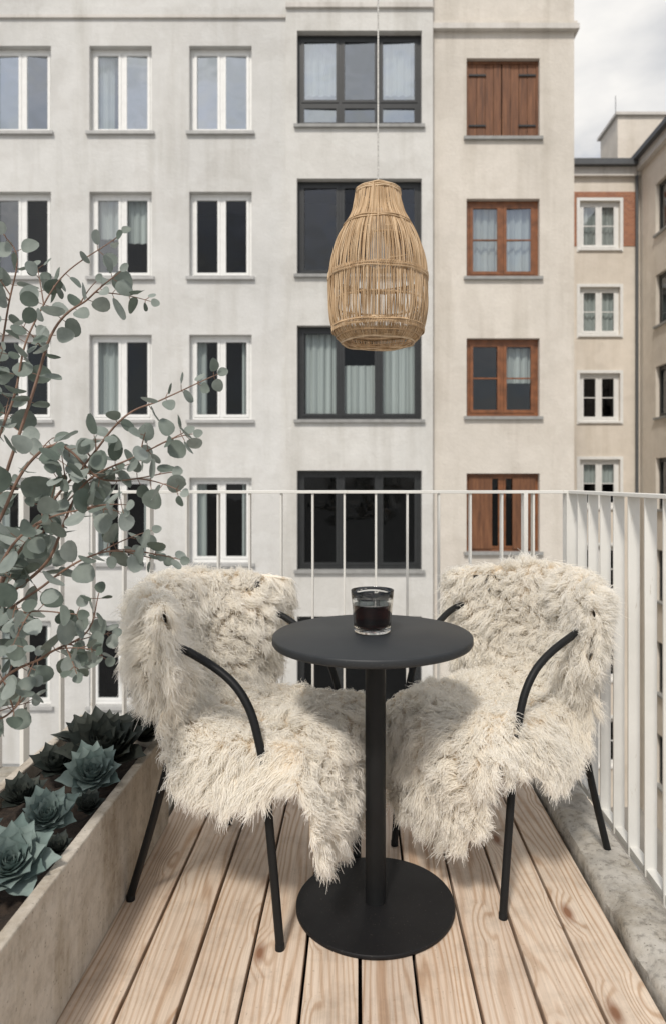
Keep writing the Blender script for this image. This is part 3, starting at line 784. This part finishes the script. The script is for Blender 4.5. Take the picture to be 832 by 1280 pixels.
# ---------------------------------------------------------------- light, sky, camera
w=bpy.data.worlds.new('World'); scene.world=w; w.use_nodes=True; nt=w.node_tree; nt.nodes.clear()
out=nt.nodes.new('ShaderNodeOutputWorld'); bg=nt.nodes.new('ShaderNodeBackground'); bg.inputs[1].default_value=.12
SE,SR=50,196
sky=nt.nodes.new('ShaderNodeTexSky'); sky.sky_type='NISHITA'; sky.sun_disc=False; sky.sun_elevation=R(SE); sky.sun_rotation=R(SR); sky.dust_density=2
tc=nt.nodes.new('ShaderNodeTexCoord'); mp=nt.nodes.new('ShaderNodeMapping'); mp.inputs['Scale'].default_value=(1,1,2.2); mp.inputs['Location'].default_value=(.3,.2,.1)
nz=nt.nodes.new('ShaderNodeTexNoise'); nz.inputs['Scale'].default_value=2.4; nz.inputs['Detail'].default_value=9; nz.inputs['Roughness'].default_value=.55
cr=nt.nodes.new('ShaderNodeValToRGB'); cr.color_ramp.elements[0].position=.40; cr.color_ramp.elements[0].color=(.2,.2,.2,1); cr.color_ramp.elements[1].position=.56; cr.color_ramp.elements[1].color=(1,1,1,1)
nz2=nt.nodes.new('ShaderNodeTexNoise'); nz2.inputs['Scale'].default_value=5; nz2.inputs['Detail'].default_value=7
cr2=nt.nodes.new('ShaderNodeValToRGB'); cr2.color_ramp.elements[0].position=.3; cr2.color_ramp.elements[0].color=(5.2,5.3,5.5,1); cr2.color_ramp.elements[1].position=.62; cr2.color_ramp.elements[1].color=(8.3,8.1,7.8,1)
mx=nt.nodes.new('ShaderNodeMix'); mx.data_type='RGBA'
L=nt.links.new
L(tc.outputs['Generated'],mp.inputs[0]); L(mp.outputs[0],nz.inputs[0]); L(mp.outputs[0],nz2.inputs[0]); L(nz.outputs[0],cr.inputs[0]); L(nz2.outputs[0],cr2.inputs[0])
L(cr.outputs[0],mx.inputs[0]); L(sky.outputs[0],mx.inputs[6]); L(cr2.outputs[0],mx.inputs[7]); L(mx.outputs[2],bg.inputs[0]); L(bg.outputs[0],out.inputs[0])
sd=bpy.data.lights.new('sun','SUN'); sd.energy=2.6; sd.angle=R(7); sd.color=(1,.94,.86)
so=bpy.data.objects.new('sun',sd); scene.collection.objects.link(so)
az=R(SR); el=R(SE); S=Vector((math.sin(az)*math.cos(el),math.cos(az)*math.cos(el),math.sin(el)))
so.rotation_euler=S.to_track_quat('Z','Y').to_euler()
cd=bpy.data.cameras.new('camera'); co=bpy.data.objects.new('camera',cd); scene.collection.objects.link(co); scene.camera=co
co.location=(0,0,1.14); co.rotation_euler=(R(90),0,0)
cd.sensor_fit='VERTICAL'; cd.sensor_height=36; cd.lens=36*840/1280; cd.shift_x=-32/1280; cd.shift_y=-38/1280
cd.clip_start=.05; cd.clip_end=3000
cd.dof.use_dof=True; cd.dof.focus_distance=1.8; cd.dof.aperture_fstop=4.0
